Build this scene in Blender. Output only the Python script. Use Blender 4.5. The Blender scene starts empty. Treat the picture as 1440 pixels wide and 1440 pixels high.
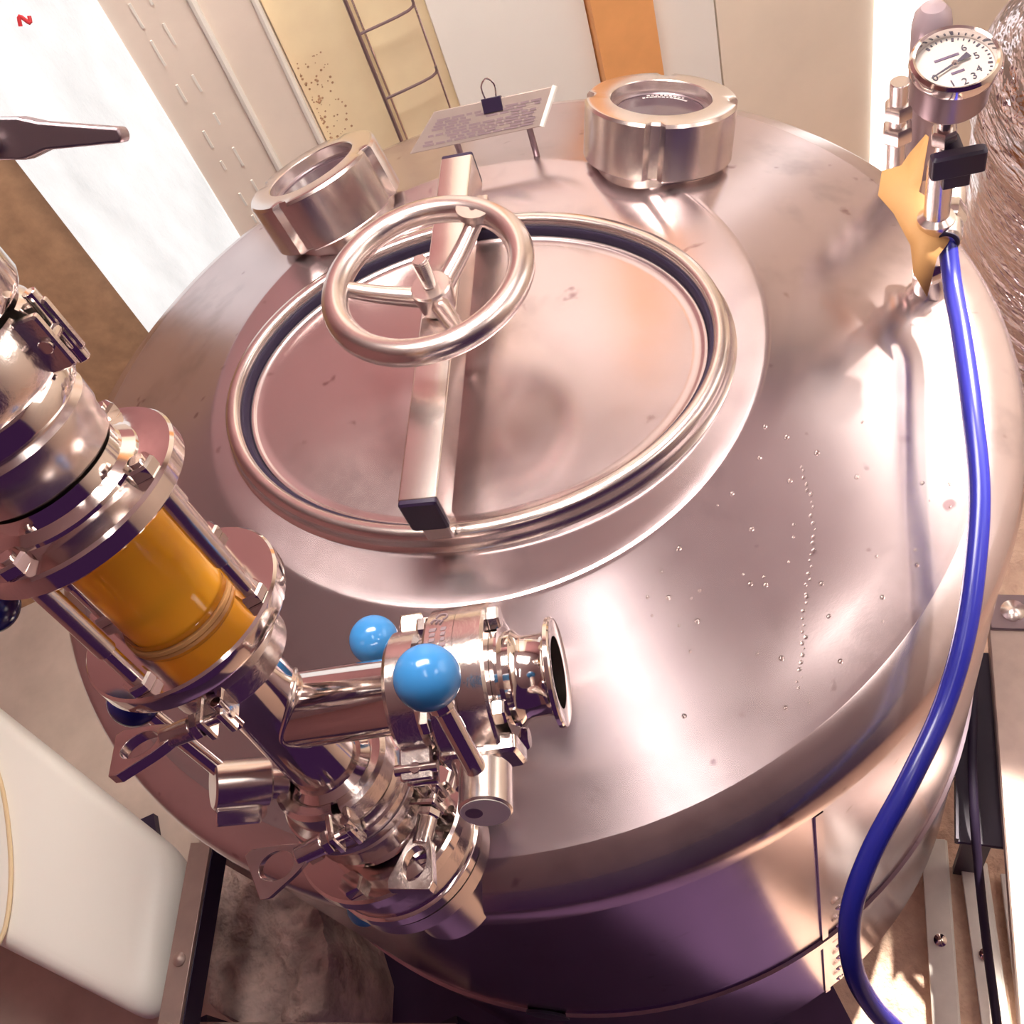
import bpy, math, random
from mathutils import Vector as V, Matrix
random.seed(7)
PI = math.pi
sc = bpy.context.scene
col = sc.collection

# ------------------------------------------------------------------ camera
cd = bpy.data.cameras.new('camera'); cam = bpy.data.objects.new('camera', cd); col.objects.link(cam)
cd.sensor_fit = 'HORIZONTAL'; cd.sensor_width = 36.0; cd.lens = 36.0 * 1520 / 1440
cd.clip_start = 0.02
cx, cy, cz = V((0.909, -0.337, -0.245)), V((0.416, 0.735, 0.535)), V((-0.000, -0.588, 0.809))
cx.normalize(); cz = (cz - cx * cz.dot(cx)).normalized(); cy = cz.cross(cx)
CAM = V((-0.031, -0.737, 1.933))
m4 = Matrix((cx, cy, cz)).transposed().to_4x4(); m4.translation = CAM
cam.matrix_world = m4
sc.camera = cam

# ------------------------------------------------------------------ world, exposure
w = bpy.data.worlds.new('world'); sc.world = w; w.use_nodes = True
bg = w.node_tree.nodes['Background']; bg.inputs[0].default_value = (.46, .15, .60, 1); bg.inputs[1].default_value = .085
vs = sc.view_settings
vs.view_transform = 'Standard'; vs.look = 'None'; vs.exposure = 0.0; vs.gamma = 1.0; vs.use_curve_mapping = False

# ------------------------------------------------------------------ lights
def area(name, loc, target, sx, sy, power, color):
    l = bpy.data.lights.new(name, 'AREA'); l.shape = 'RECTANGLE'; l.size = sx; l.size_y = sy; l.energy = power; l.color = color
    o = bpy.data.objects.new(name, l); col.objects.link(o); o.location = loc
    o.rotation_euler = (V(target) - V(loc)).to_track_quat('-Z', 'Y').to_euler(); return o
WORK = V((1.45, .33, 2.15))
l = bpy.data.lights.new('work_lamp_light', 'SPOT'); l.energy = 1050; l.color = (1, .90, .77); l.shadow_soft_size = .035
l.spot_size = math.radians(22.4); l.spot_blend = .16
o = bpy.data.objects.new('work_lamp_light', l); col.objects.link(o); o.location = WORK
WAIM = V((.62, -.28, 1.10))
o.rotation_euler = (WAIM - WORK).to_track_quat('-Z', 'Y').to_euler()

# ------------------------------------------------------------------ materials
MAT = {}
def newmat(name):
    m = bpy.data.materials.new(name); m.use_nodes = True; MAT[name] = m
    nt = m.node_tree; return m, nt, nt.nodes['Principled BSDF']
def L(nt, a, b): nt.links.new(a, b)
def noise(nt, scale, detail=4, rough=.55, mapscale=None, coord='Object'):
    tc = nt.nodes.new('ShaderNodeTexCoord'); n = nt.nodes.new('ShaderNodeTexNoise')
    n.inputs['Scale'].default_value = scale; n.inputs['Detail'].default_value = detail; n.inputs['Roughness'].default_value = rough
    if mapscale:
        mp = nt.nodes.new('ShaderNodeMapping'); mp.inputs['Scale'].default_value = mapscale
        L(nt, tc.outputs[coord], mp.inputs[0]); L(nt, mp.outputs[0], n.inputs['Vector'])
    else: L(nt, tc.outputs[coord], n.inputs['Vector'])
    return n
def ramp(nt, fac, stops):
    r = nt.nodes.new('ShaderNodeValToRGB'); e = r.color_ramp.elements
    while len(e) < len(stops): e.new(.5)
    for i, (p, c) in enumerate(stops): e[i].position = p; e[i].color = (*c, 1) if len(c) == 3 else c
    L(nt, fac, r.inputs[0]); return r
def bump(nt, b, h, strength, dist=.002):
    n = nt.nodes.new('ShaderNodeBump'); n.inputs['Strength'].default_value = strength; n.inputs['Distance'].default_value = dist
    L(nt, h, n.inputs['Height']); L(nt, n.outputs[0], b.inputs['Normal'])
def simple(name, c, rough=.5, metal=0., bumps=None, var=.0, spec=.5):
    m, nt, b = newmat(name)
    b.inputs['Base Color'].default_value = (*c, 1); b.inputs['Roughness'].default_value = rough; b.inputs['Metallic'].default_value = metal
    b.inputs['Specular IOR Level'].default_value = spec
    if var or bumps:
        n = noise(nt, bumps[0] if bumps else 6)
        if var:
            r = ramp(nt, n.outputs[0], [(.25, tuple(x * (1 - var) for x in c)), (.75, tuple(min(1, x * (1 + var)) for x in c))])
            L(nt, r.outputs[0], b.inputs['Base Color'])
        if bumps: bump(nt, b, n.outputs[0], bumps[1], bumps[2] if len(bumps) > 2 else .003)
    return m
def brushed(name, c, rough, aniso, metal=.92, rot=0.0, stain=.25):
    m, nt, b = newmat(name)
    b.inputs['Metallic'].default_value = metal
    b.inputs['Anisotropic'].default_value = aniso; b.inputs['Anisotropic Rotation'].default_value = rot
    t = nt.nodes.new('ShaderNodeTangent'); t.direction_type = 'RADIAL'; t.axis = 'Z'; L(nt, t.outputs[0], b.inputs['Tangent'])
    n = noise(nt, 9, 5, .6)
    st = ramp(nt, n.outputs[0], [(.28, tuple(x * (1 - stain) for x in c)), (.46, c), (.75, tuple(min(1, x * 1.05) for x in c))])
    n3 = noise(nt, 38, 2, .5)
    sp = ramp(nt, n3.outputs[0], [(.24, (.62, .52, .55)), (.30, (1, 1, 1))])
    mx = nt.nodes.new('ShaderNodeMix'); mx.data_type = 'RGBA'; mx.blend_type = 'MULTIPLY'; mx.inputs[0].default_value = 1
    L(nt, st.outputs[0], mx.inputs[6]); L(nt, sp.outputs[0], mx.inputs[7]); L(nt, mx.outputs[2], b.inputs['Base Color'])
    n2 = noise(nt, 30, 3, .6)
    mr = nt.nodes.new('ShaderNodeMapRange'); mr.inputs[3].default_value = rough * .85; mr.inputs[4].default_value = rough * 1.2
    L(nt, n2.outputs[0], mr.inputs[0]); L(nt, mr.outputs[0], b.inputs['Roughness'])
    n4 = noise(nt, 400, 2, .6)
    bump(nt, b, n4.outputs[0], .012, .001)
    return m
STEEL = (.80, .70, .69)
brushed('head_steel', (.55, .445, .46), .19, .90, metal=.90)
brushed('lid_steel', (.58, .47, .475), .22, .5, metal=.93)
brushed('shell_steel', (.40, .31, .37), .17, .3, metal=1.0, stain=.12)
simple('polished', (.86, .79, .76), .10, 1.0, (22, .05, .002))
simple('satin', (.80, .72, .69), .24, 1.0, (60, .10, .001))
simple('cast_steel', (.84, .76, .73), .20, 1.0, (90, .35, .0012))
simple('dark_steel', (.36, .28, .31), .32, .9, (40, .15, .001))
simple('wheel_steel', (.80, .70, .67), .27, 1.0, (50, .12, .001))
simple('black_plastic', (.022, .010, .040), .45)
simple('black_rubber', (.018, .009, .034), .6)
simple('blue_knob', (.045, .235, .56), .16, 0, None, 0, .6)
simple('dark_blue_knob', (.010, .020, .19), .2, 0, None, 0, .6)
simple('blue_hose', (.014, .016, .20), .25)
simple('tape', (.54, .28, .105), .7, 0, (30, .2, .001), .06)
simple('dial_face', (.56, .48, .45), .6)
simple('ink', (.10, .05, .12), .6)
simple('bright_end', (.86, .80, .77), .45, .35)
simple('engraved', (.25, .17, .19), .6)
simple('plate_steel', (.40, .31, .28), .5, .4, (30, .1, .001), .05)
simple('pale_ink', (.75, .66, .66), .5)
simple('wall_cream', (.95, .84, .70), .85, 0, (5, .10), .05)
simple('wall_white', (.97, .94, .89), .8, 0, (5, .10), .02)
simple('wall_yellow', (.95, .76, .50), .85, 0, (7, .15), .12)
simple('wall_brown', (.52, .31, .18), .9, 0, (26, .5), .22)
simple('orange_paint', (.93, .45, .17), .6, 0, (14, .1), .08)
simple('beige_sheet', (.90, .78, .68), .55, 0, (10, .1), .05)
simple('white_paint', (.90, .86, .80), .6)
simple('dark_floor', (.075, .036, .10), .8, 0, (9, .4), .2)
simple('concrete', (.62, .50, .44), .85, 0, (9, .4), .15)
simple('terracotta', (.95, .60, .46), .9, 0, (24, .9, .02), .25)
simple('stone', (.60, .46, .42), .95, 0, (16, 1.0, .03), .5)
simple('box_plastic', (.93, .90, .84), .45)
simple('frame_steel', (.48, .37, .33), .42, .55, (30, .15), .10)
simple('pale_frame', (.94, .90, .85), .5, .1, (30, .1), .06)
simple('cable_cream', (.80, .62, .38), .5)
simple('red_tag', (.60, .03, .04), .6)
simple('ceiling_paint', (.52, .40, .44), .9)
simple('brick_paint', (.38, .175, .18), .9, 0, (14, .4), .12)
simple('capsule_grey', (.46, .36, .40), .3, .3)
# wrinkled film on the neighbouring tank
m, nt, b = newmat('film')
b.inputs['Base Color'].default_value = (.58, .48, .52, 1); b.inputs['Metallic'].default_value = 1; b.inputs['Roughness'].default_value = .16
n = noise(nt, 5, 4, .55, (1, 1, 6)); bump(nt, b, n.outputs[0], 1.0, .10)
# beer and glass
m, nt, b = newmat('beer')
b.inputs['Base Color'].default_value = (1.0, .47, .035, 1); b.inputs['Transmission Weight'].default_value = .33
b.inputs['IOR'].default_value = 1.33; b.inputs['Roughness'].default_value = .06
m, nt, b = newmat('glass')
b.inputs['Base Color'].default_value = (1, .97, .94, 1); b.inputs['Transmission Weight'].default_value = 1
b.inputs['IOR'].default_value = 1.45; b.inputs['Roughness'].default_value = .02
m, nt, b = newmat('clear_cover')
b.inputs['Base Color'].default_value = (.9, .9, .9, 1); b.inputs['Alpha'].default_value = .03; b.inputs['Roughness'].default_value = .05
m, nt, b = newmat('sight_pane')
b.inputs['Base Color'].default_value = (.10, .065, .08, 1); b.inputs['Roughness'].default_value = .06; b.inputs['Specular IOR Level'].default_value = .6
# daylight panes, lamps and added fill glow
def lit(name, c, strength, tex=False):
    m, nt, b = newmat(name)
    b.inputs['Base Color'].default_value = (.25, .25, .25, 1); b.inputs['Roughness'].default_value = .4
    b.inputs['Emission Color'].default_value = (*c, 1); b.inputs['Emission Strength'].default_value = strength
    if tex:
        n = noise(nt, 16, 6, .65, (1, 1, .35))
        bump(nt, b, n.outputs[0], .6, .02)
        mr = nt.nodes.new('ShaderNodeMapRange'); mr.inputs[3].default_value = strength * .62; mr.inputs[4].default_value = strength * 1.3
        L(nt, n.outputs[0], mr.inputs[0]); L(nt, mr.outputs[0], b.inputs['Emission Strength'])
lit('day_sheet', (1, .98, .97), .90, True)
lit('day_strip', (1, .97, .93), 2.2)
lit('day_side', (1, .95, .86), 2.6)
lit('fill_main', (1, .93, .85), 32.0)  # glow of an unseen panel added to brighten the back wall
lit('fill_corner', (1, .94, .86), 8.0)  # glow of an unseen panel added to light the terracotta ground
lit('lamp_small', (1, .95, .90), 13.0)
lit('work_glow', (1, .92, .80), 10.0)

# ------------------------------------------------------------------ mesh helpers
def frame(axis, ref=None):
    z = V(axis).normalized()
    r = V(ref) if ref is not None else (V((1, 0, 0)) if abs(z.x) < .8 else V((0, 1, 0)))
    x = (r - z * r.dot(z)).normalized(); return x, z.cross(x), z
class G:
    def __init__(s): s.v = []; s.f = []
    def add(s, vs, fs):
        b = len(s.v); s.v += [V(p) for p in vs]; s.f += [tuple(i + b for i in f) for f in fs]; return s
    def lathe(s, o, axis, prof, seg=48, ref=None, rmod=None, close=False):
        o = V(o); x, y, z = frame(axis, ref); vs = []; fs = []; n = len(prof)
        for i in range(seg):
            a = 2 * PI * i / seg; d = x * math.cos(a) + y * math.sin(a)
            for k, (r, h) in enumerate(prof):
                rr = rmod(i, k, r) if rmod else r
                vs.append(o + d * rr + z * h)
        for i in range(seg):
            j = (i + 1) % seg
            for k in range(n if close else n - 1):
                l = (k + 1) % n
                fs.append((i * n + k, j * n + k, j * n + l, i * n + l))
        s.add(vs, fs)
        if not close:
            b = len(s.v) - len(vs)
            if prof[0][0] > 1e-6: s.f.append(tuple(b + i * n for i in reversed(range(seg)))) if prof[0][0] < 9 and s.caps else None
            if prof[-1][0] > 1e-6: s.f.append(tuple(b + i * n + n - 1 for i in range(seg))) if s.caps else None
        return s
    caps = True
    def cyl(s, a, b, r, r2=None, seg=24, bev=None, ref=None):
        a = V(a); b = V(b); h = (b - a).length; r2 = r if r2 is None else r2
        c = bev if bev is not None else min(r, h) * .08
        return s.lathe(a, b - a, [(r - c, 0), (r, c), (r2, h - c), (r2 - c, h)], seg, ref)
    def ring(s, o, axis, ri, ro, h0, h1, seg=48, bev=None):
        c = bev if bev is not None else min(ro - ri, abs(h1 - h0)) * .12
        return s.lathe(o, axis, [(ri, h0 + c), (ri + c, h0), (ro - c, h0), (ro, h0 + c), (ro, h1 - c), (ro - c, h1), (ri + c, h1), (ri, h1 - c)], seg, close=True)
    def hexa(s, o, axis, r, h, ref=None):
        return s.lathe(o, axis, [(r * .92, 0), (r, h * .1), (r, h * .8), (r * .86, h)], 6, ref)
    def torus(s, o, axis, R, r, seg=64, ts=16):
        return s.lathe(o, axis, [(R + r * math.cos(2 * PI * k / ts), r * math.sin(2 * PI * k / ts)) for k in range(ts)], seg, close=True)
    def ball(s, o, r, axis=(0, 0, 1), seg=32):
        k = seg // 2
        return s.lathe(o, axis, [(max(1e-5, r * math.sin(PI * i / k)), -r * math.cos(PI * i / k)) for i in range(k + 1)], seg)
    def box(s, o, ux, uy, uz, c=.0):
        o = V(o); ux = V(ux); uy = V(uy); uz = V(uz)
        if c <= 0:
            vs = [o + ux * a + uy * b + uz * d for d in (-1, 1) for b in (-1, 1) for a in (-1, 1)]
            return s.add(vs, [(0, 2, 3, 1), (4, 5, 7, 6), (0, 1, 5, 4), (2, 6, 7, 3), (0, 4, 6, 2), (1, 3, 7, 5)])
        lx, ly, lz = ux.length, uy.length, uz.length
        outl = []
        for (sx, sy) in ((1, 1), (-1, 1), (-1, -1), (1, -1)):
            for q in range(4):
                a = PI / 2 * q / 3 + {(1, 1): 0, (-1, 1): PI / 2, (-1, -1): PI, (1, -1): 1.5 * PI}[(sx, sy)]
                outl.append((sx * (lx - c) + c * math.cos(a), sy * (ly - c) + c * math.sin(a)))
        X, Y, Z = ux / lx, uy / ly, uz / lz; n = len(outl); vs = []; fs = []
        for (h, k) in ((-lz, c * .7), (-lz + c * .7, 0), (lz - c * .7, 0), (lz, c * .7)):
            for (a, b) in outl:
                q = 1 - k / max(lx, ly); vs.append(o + X * (a - math.copysign(min(k, abs(a)), a)) + Y * (b - math.copysign(min(k, abs(b)), b)) + Z * h)
        for l in range(3):
            for i in range(n): j = (i + 1) % n; fs.append((l * n + i, l * n + j, (l + 1) * n + j, (l + 1) * n + i))
        fs.append(tuple(reversed(range(n)))); fs.append(tuple(3 * n + i for i in range(n)))
        return s.add(vs, fs)
    def tube(s, pts, r, seg=12, smooth=0):
        P = [V(p) for p in pts]
        if smooth:
            Q = []
            for i in range(len(P) - 1):
                p0 = P[max(0, i - 1)]; p1 = P[i]; p2 = P[i + 1]; p3 = P[min(len(P) - 1, i + 2)]
                for k in range(smooth):
                    t = k / smooth
                    Q.append(.5 * ((2 * p1) + (p2 - p0) * t + (2 * p0 - 5 * p1 + 4 * p2 - p3) * t * t + (3 * p1 - p0 - 3 * p2 + p3) * t ** 3))
            P = Q + [P[-1]]
        n = len(P); vs = []; fs = []; up = None
        for i in range(n):
            t = (P[min(n - 1, i + 1)] - P[max(0, i - 1)]).normalized()
            if up is None: up = frame(t)[0]
            up = (up - t * up.dot(t)).normalized(); sd = t.cross(up)
            rr = r(i / (n - 1)) if callable(r) else r
            for k in range(seg):
                a = 2 * PI * k / seg; vs.append(P[i] + up * rr * math.cos(a) + sd * rr * math.sin(a))
        for i in range(n - 1):
            for k in range(seg): l = (k + 1) % seg; fs.append((i * seg + k, i * seg + l, (i + 1) * seg + l, (i + 1) * seg + k))
        fs.append(tuple(reversed(range(seg)))); fs.append(tuple((n - 1) * seg + k for k in range(seg)))
        return s.add(vs, fs)
    def plate(s, o, x, y, z, outer, inner, th):
        """flat plate with a hole: outer and inner outlines with the same count"""
        o = V(o); n = len(outer); vs = []; fs = []
        for h in (-th / 2, th / 2):
            for P in (outer, inner):
                for (a, b) in P: vs.append(o + x * a + y * b + z * h)
        for i in range(n):
            j = (i + 1) % n
            fs += [(i, n + i, n + j, j), (2 * n + i, 2 * n + j, 3 * n + j, 3 * n + i), (i, j, 2 * n + j, 2 * n + i), (n + i, 3 * n + i, 3 * n + j, n + j)]
        return s.add(vs, fs)
    def prism(s, o, x, y, z, outl, th):
        o = V(o); n = len(outl); vs = [o + x * a + y * b + z * h for h in (-th / 2, th / 2) for (a, b) in outl]
        fs = [tuple(reversed(range(n))), tuple(range(n, 2 * n))] + [(i, (i + 1) % n, n + (i + 1) % n, n + i) for i in range(n)]
        return s.add(vs, fs)
    def build(s, name, mat, parent=None, bev=0, ang=32, label=None):
        me = bpy.data.meshes.new(name); base = V((0, 0, 0)); p = parent
        while p is not None: base += p.location; p = p.parent
        me.from_pydata([tuple(v - base) for v in s.v], [], s.f); me.update()
        import bmesh as BM
        bm = BM.new(); bm.from_mesh(me); BM.ops.recalc_face_normals(bm, faces=bm.faces); bm.to_mesh(me); bm.free()
        me.polygons.foreach_set('use_smooth', [True] * len(me.polygons)); me.set_sharp_from_angle(angle=math.radians(ang))
        me.materials.append(MAT[mat]); o = bpy.data.objects.new(name, me); col.objects.link(o); o.parent = parent
        if bev:
            md = o.modifiers.new('bevel', 'BEVEL'); md.width = bev; md.segments = 2; md.limit_method = 'ANGLE'; md.harden_normals = False
        if label: o['label'] = label
        return o
def tag(o, label, cat, group=None):
    o['label'] = label; o['category'] = cat
    if group: o['group'] = group
    return o
def thing(name, label, cat, loc=(0, 0, 0), group=None):
    o = bpy.data.objects.new(name, None); col.objects.link(o); o.location = loc; o.empty_display_size = .05
    return tag(o, label, cat, group)
def struct(o): o['kind'] = 'structure'; return o
def lettering(name, txt, o, x, y, size, mat, parent, ext=.0004):
    cu = bpy.data.curves.new(name, 'FONT'); cu.body = txt; cu.size = size; cu.align_x = 'CENTER'; cu.align_y = 'CENTER'; cu.extrude = ext
    t = bpy.data.objects.new('tmp', cu); me = bpy.data.meshes.new_from_object(t); bpy.data.objects.remove(t); bpy.data.curves.remove(cu)
    x = V(x).normalized(); y = (V(y) - x * V(y).dot(x)).normalized(); z = x.cross(y)
    mm = Matrix((x, y, z)).transposed().to_4x4(); base = V((0, 0, 0)); p = parent
    while p is not None: base += p.location; p = p.parent
    mm.translation = V(o) - base; me.transform(mm); me.materials.clear(); me.materials.append(MAT[mat])
    ob = bpy.data.objects.new(name, me); col.objects.link(ob); ob.parent = parent; return ob

# ================================================================== THE SETTING
WY = 1.0
def slab(name, x0, x1, y0, y1, z0, z1, mat, parent=None):
    return G().box(((x0 + x1) / 2, (y0 + y1) / 2, (z0 + z1) / 2), ((x1 - x0) / 2, 0, 0), (0, (y1 - y0) / 2, 0), (0, 0, (z1 - z0) / 2)).build(name, mat, parent)
struct(slab('floor', -1.9, .12, -2.4, 1.1, -.06, 0, 'dark_floor'))
struct(slab('floor_plinth', -1.9, -.66, -.40, 1.0, 0, .03, 'concrete'))
struct(slab('floor_terracotta', .12, 1.75, -2.4, 1.1, -.06, 0, 'terracotta'))
wb = struct(slab('wall_back', -1.9, 1.75, WY, WY + .1, 0, 2.7, 'wall_cream'))
struct(slab('wall_left', -2.0, -1.9, -2.4, 1.1, 0, 2.7, 'brick_paint'))
struct(slab('wall_right', 1.75, 1.85, -2.4, 1.1, 0, 2.7, 'wall_cream'))
struct(slab('ceiling', -2.0, 1.85, -2.4, 1.1, 2.7, 2.8, 'ceiling_paint'))
# facings of the back wall
slab('brick_band', -1.9, .10, WY - .04, WY - .0005, 1.45, 2.7, 'brick_paint', wb)
slab('brown_plaster', -1.9, -.522, WY - .012, WY - .0005, 0, 1.45, 'wall_brown', wb)
slab('ochre_plaster', -.055, .19, WY - .010, WY - .0005, 0, 1.45, 'wall_yellow', wb)
slab('white_panel', .19, .452, WY - .022, WY - .0005, 0, 2.7, 'wall_white', wb)
slab('orange_post', .455, .566, WY - .05, WY - .0005, 0, 2.7, 'orange_paint', wb)
slab('cream_panel', .570, .69, WY - .020, WY - .0005, 0, 2.7, 'wall_white', wb)
slab('cream_panel', .694, 1.016, WY - .020, WY - .0005, 0, 2.7, 'wall_cream', wb)
# tall translucent sheet lit by daylight
w1 = struct(slab('window_1', -.52, -.276, WY - .035, WY - .004, .02, 1.44, 'day_sheet'))
w2 = struct(slab('window_2', 1.02, 1.125, WY - .03, WY - .001, .02, 1.7, 'day_strip'))
slab('window_frame', 1.125, 1.14, WY - .034, WY - .001, .0, 1.72, 'white_paint', w2)
w3 = struct(slab('window_3', 1.735, 1.752, -.95, .22, 1.75, 2.62, 'day_side'))
for yy_ in (-.96, -.365, .225): slab('window_frame', 1.72, 1.752, yy_ - .012, yy_ + .012, 1.73, 2.64, 'white_paint', w3)
for zz_ in (1.74, 2.63): slab('window_frame', 1.72, 1.752, -.97, .235, zz_ - .012, zz_ + .012, 'white_paint', w3)
# beige plastic sheet with bright fold and welded dashes
bs = struct(slab('trim_1', -.274, -.058, WY - .030, WY - .001, 0, 1.44, 'beige_sheet'))
g = G(); g.tube([(-.155, WY - .034, .02), (-.150, WY - .034, 1.2), (-.152, WY - .034, 1.43)], .007, 8); g.build('fold', 'white_paint', bs)
g = G(); g.tube([(-.062, WY - .034, .02), (-.066, WY - .034, .9), (-.06, WY - .034, 1.43)], .006, 8); g.build('edge_fold', 'white_paint', bs)
for xx, ph in ((-.235, .0), (-.205, .03)):
    z = .45 + ph
    while z < 1.35:
        l = random.uniform(.015, .045)
        slab('weld_dash', xx - .002, xx + .002, WY - .0325, WY - .030, z, z + l, 'white_paint', bs); z += l + random.uniform(.02, .06)

# ================================================================== THE TANK
ZR = 1.10; R = .5
OC = V((-.012, -.018, 0)); OU = V((.91, -.415, 0)).normalized(); OV = V((.415, .91, 0)).normalized(); OA, OB = .244, .194
def oval(t, off=0):
    return OC + OU * (OA + off) * math.cos(t) + OV * (OB + off) * math.sin(t)
tank = thing('brewing_tank', 'large round brushed stainless steel brewing tank with shallow conical top', 'tank', (0, 0, .25))
NS = 160
HEAD = [(.262, .0800), (.2715, .0800), (.2740, .0798), (.2765, .0792), (.2788, .0783), (.2812, .0774), (.300, .0700), (.36, .0465), (.42, .0235), (.455, .0103), (.462, .0085)]
g = G(); vs = []; fs = []; rows = []
def thr(i): return 2 * PI * i / NS
# plateau from the oval opening to the cone
for i in range(NS):
    t = thr(i); d = V((math.cos(t), math.sin(t), 0))
    lo, hi = 0, .3
    for _ in range(30):
        mid = (lo + hi) / 2; p = d * mid - OC
        if (p.dot(OU) / (OA - .008)) ** 2 + (p.dot(OV) / (OB - .008)) ** 2 < 1: lo = mid
        else: hi = mid
    rin = min(lo, .258)
    ringp = [d * rin + V((0, 0, ZR + .08))] + [d * r + V((0, 0, ZR + h)) for r, h in HEAD]
    rows.append(ringp)
n = len(rows[0]); vs = [p for r in rows for p in r]
for i in range(NS):
    j = (i + 1) % NS
    for k in range(n - 1): fs.append((i * n + k, j * n + k, j * n + k + 1, i * n + k + 1))
g.add(vs, fs); head = g.build('conical_head', 'head_steel', tank, ang=60)
g = G(); g.caps = False
g.lathe((0, 0, ZR), (0, 0, 1), [(.4618, .0086), (.4624, .0084), (.4720, .0028), (.4840, -.0046), (.4885, -.0078), (.4930, -.0125), (.4968, -.0190), (.4990, -.0270), (.5, -.036), (.5, -.044)], NS)
g.build('rolled_rim', 'lid_steel', tank, ang=60)
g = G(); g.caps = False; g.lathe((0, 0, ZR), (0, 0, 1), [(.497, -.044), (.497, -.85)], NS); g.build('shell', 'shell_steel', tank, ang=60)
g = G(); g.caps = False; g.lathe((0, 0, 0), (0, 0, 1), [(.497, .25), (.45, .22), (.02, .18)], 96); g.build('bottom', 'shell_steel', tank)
g = G(); g.lathe((0, 0, .555), (0, 0, 1), [(.496, 0), (.501, .002), (.501, .030), (.496, .032)], NS, close=True); g.build('jacket_band', 'shell_steel', tank, ang=60)
sx, sy = .0905, -.4892
rad = V((sx, sy, 0)).normalized(); tn = V((-rad.y, rad.x, 0))
G().box(rad * .4985 + V((0, 0, .65)), tn * .004, rad * .0012, V((0, 0, .40))).build('shell_seam', 'shell_steel', tank)
for z in (.30, .37, .44, .51, .62, .70):
    G().lathe(rad * .4995 + tn * .02 + V((0, 0, z)), rad, [(.006, 0), (.006, .0015), (.003, .0035), (1e-5, .004)], 12).build('rivet', 'polished', tank)
pw = (-0.239, -0.437, 0.576); pr = V((pw[0], pw[1], 0)).normalized(); pt = V((-pr.y, pr.x, 0))
g = G(); g.lathe(V(pw), pr, [(.026, 0), (.026, .003), (.020, .004), (1e-5, .003)], 32); g.build('dark_disc', 'black_rubber', tank)  # dark disc set on the shell wall
for a in (45, 135, 225, 315):
    x, y = .42 * math.cos(math.radians(a)), .42 * math.sin(math.radians(a))
    G().cyl((x, y, 0), (x, y, .26), .03).build('leg', 'satin', tank)
# manway collar swept round the oval
prof = [(-.0125, .065), (-.0125, .094), (-.0115, .0975), (-.009, .0992), (-.005, .0997), (-.001, .0988), (.002, .0958), (.0030, .0915), (.0026, .0860), (.0035, .0830), (.007, .0803), (.007, .0785), (-.008, .0785), (-.010, .065)]
vs = []; fs = []; n = len(prof)
for i in range(NS):
    t = thr(i)
    nn = (OU * math.cos(t) / OA + OV * math.sin(t) / OB).normalized(); p = oval(t)
    for (o_, h) in prof: vs.append(p + nn * o_ + V((0, 0, ZR + h)))
for i in range(NS):
    j = (i + 1) % NS
    for k in range(n): l = (k + 1) % n; fs.append((i * n + k, j * n + k, j * n + l, i * n + l))
G().add(vs, fs).build('manway_collar', 'satin', tank, ang=40)
vs = []; fs = []; gprof = [(-.0127, .074), (-.0127, .0905), (-.0150, .0915), (-.0170, .0895), (-.0180, .074)]; n = len(gprof)
for i in range(NS):
    t = thr(i); nn = (OU * math.cos(t) / OA + OV * math.sin(t) / OB).normalized(); p = oval(t)
    for (o_, h) in gprof: vs.append(p + nn * o_ + V((0, 0, ZR + h)))
for i in range(NS):
    j = (i + 1) % NS
    for k in range(n): l = (k + 1) % n; fs.append((i * n + k, j * n + k, j * n + l, i * n + l))
G().add(vs, fs).build('gap_shade_ring', 'black_rubber', tank, ang=60)  # black ring added to put shade on the inner wall of the collar

# ------------------------------------------------------------------ manway cover with its bar and handwheel
mw = thing('manway_cover', 'oval steel manway lid with clamping bar and three-spoked handwheel', 'lid', (OC.x, OC.y, 1.165))
lp = [(.0, .085), (.35, .0845), (.7, .0830), (.90, .0812), (.935, .0810), (.945, .0820), (.955, .0832), (.963, .0828), (.967, .0805), (.967, .072), (.93, .070), (.0, .070)]
vs = []; fs = []; n = len(lp)
for i in range(NS):
    t = thr(i)
    for (q, h) in lp:
        off = -.0245 - (1 - q) * 0
        vs.append(OC + OU * (OA - .0100) * max(q, 1e-4) * math.cos(t) + OV * (OB - .0115) * max(q, 1e-4) * math.sin(t) + V((0, 0, ZR + h)))
for i in range(NS):
    j = (i + 1) % NS
    for k in range(n - 1): fs.append((i * n + k, j * n + k, j * n + k + 1, i * n + k + 1))
G().add(vs, fs).build('lid', 'lid_steel', mw, ang=50)
b0 = V((-.096, -.198, 0)); b1 = V((.067, .182, 0)); bd = (b1 - b0).normalized(); bsd = V((bd.y, -bd.x, 0))
bm_ = (b0 + b1) / 2 + V((0, 0, 1.2405)); hl = (b1 - b0).length / 2
bar = G().box(bm_, bsd * .0165, V((0, 0, .0200)), bd * hl, .002).build('clamping_bar', 'satin', mw)
G().box(b0 + V((0, 0, 1.2405)) - bd * .0015, bsd * .0163, V((0, 0, .0198)), bd * .0035, .0025).build('end_plug', 'black_plastic', bar, label='black plastic plug')
G().box(b1 + V((0, 0, 1.2405)) + bd * .0015, bsd * .0163, V((0, 0, .0198)), bd * .0035, .0025).build('end_plug', 'black_plastic', bar, label='black plastic plug')
for s_ in (-1, 1):
    e = OC + OV * (OB - .004) * s_
    G().box(e + V((0, 0, 1.2101)), bsd * .012, V((0, 0, .0103)), bd * .010, .002).build('foot_pad', 'satin', bar)
WC = V((-.0135, -.010, 0)); WZ = 1.300
whl = G().torus(WC + V((0, 0, WZ)), (0, 0, 1), .0850, .0120, 96, 20).build('handwheel_rim', 'wheel_steel', mw, ang=60)
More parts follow.
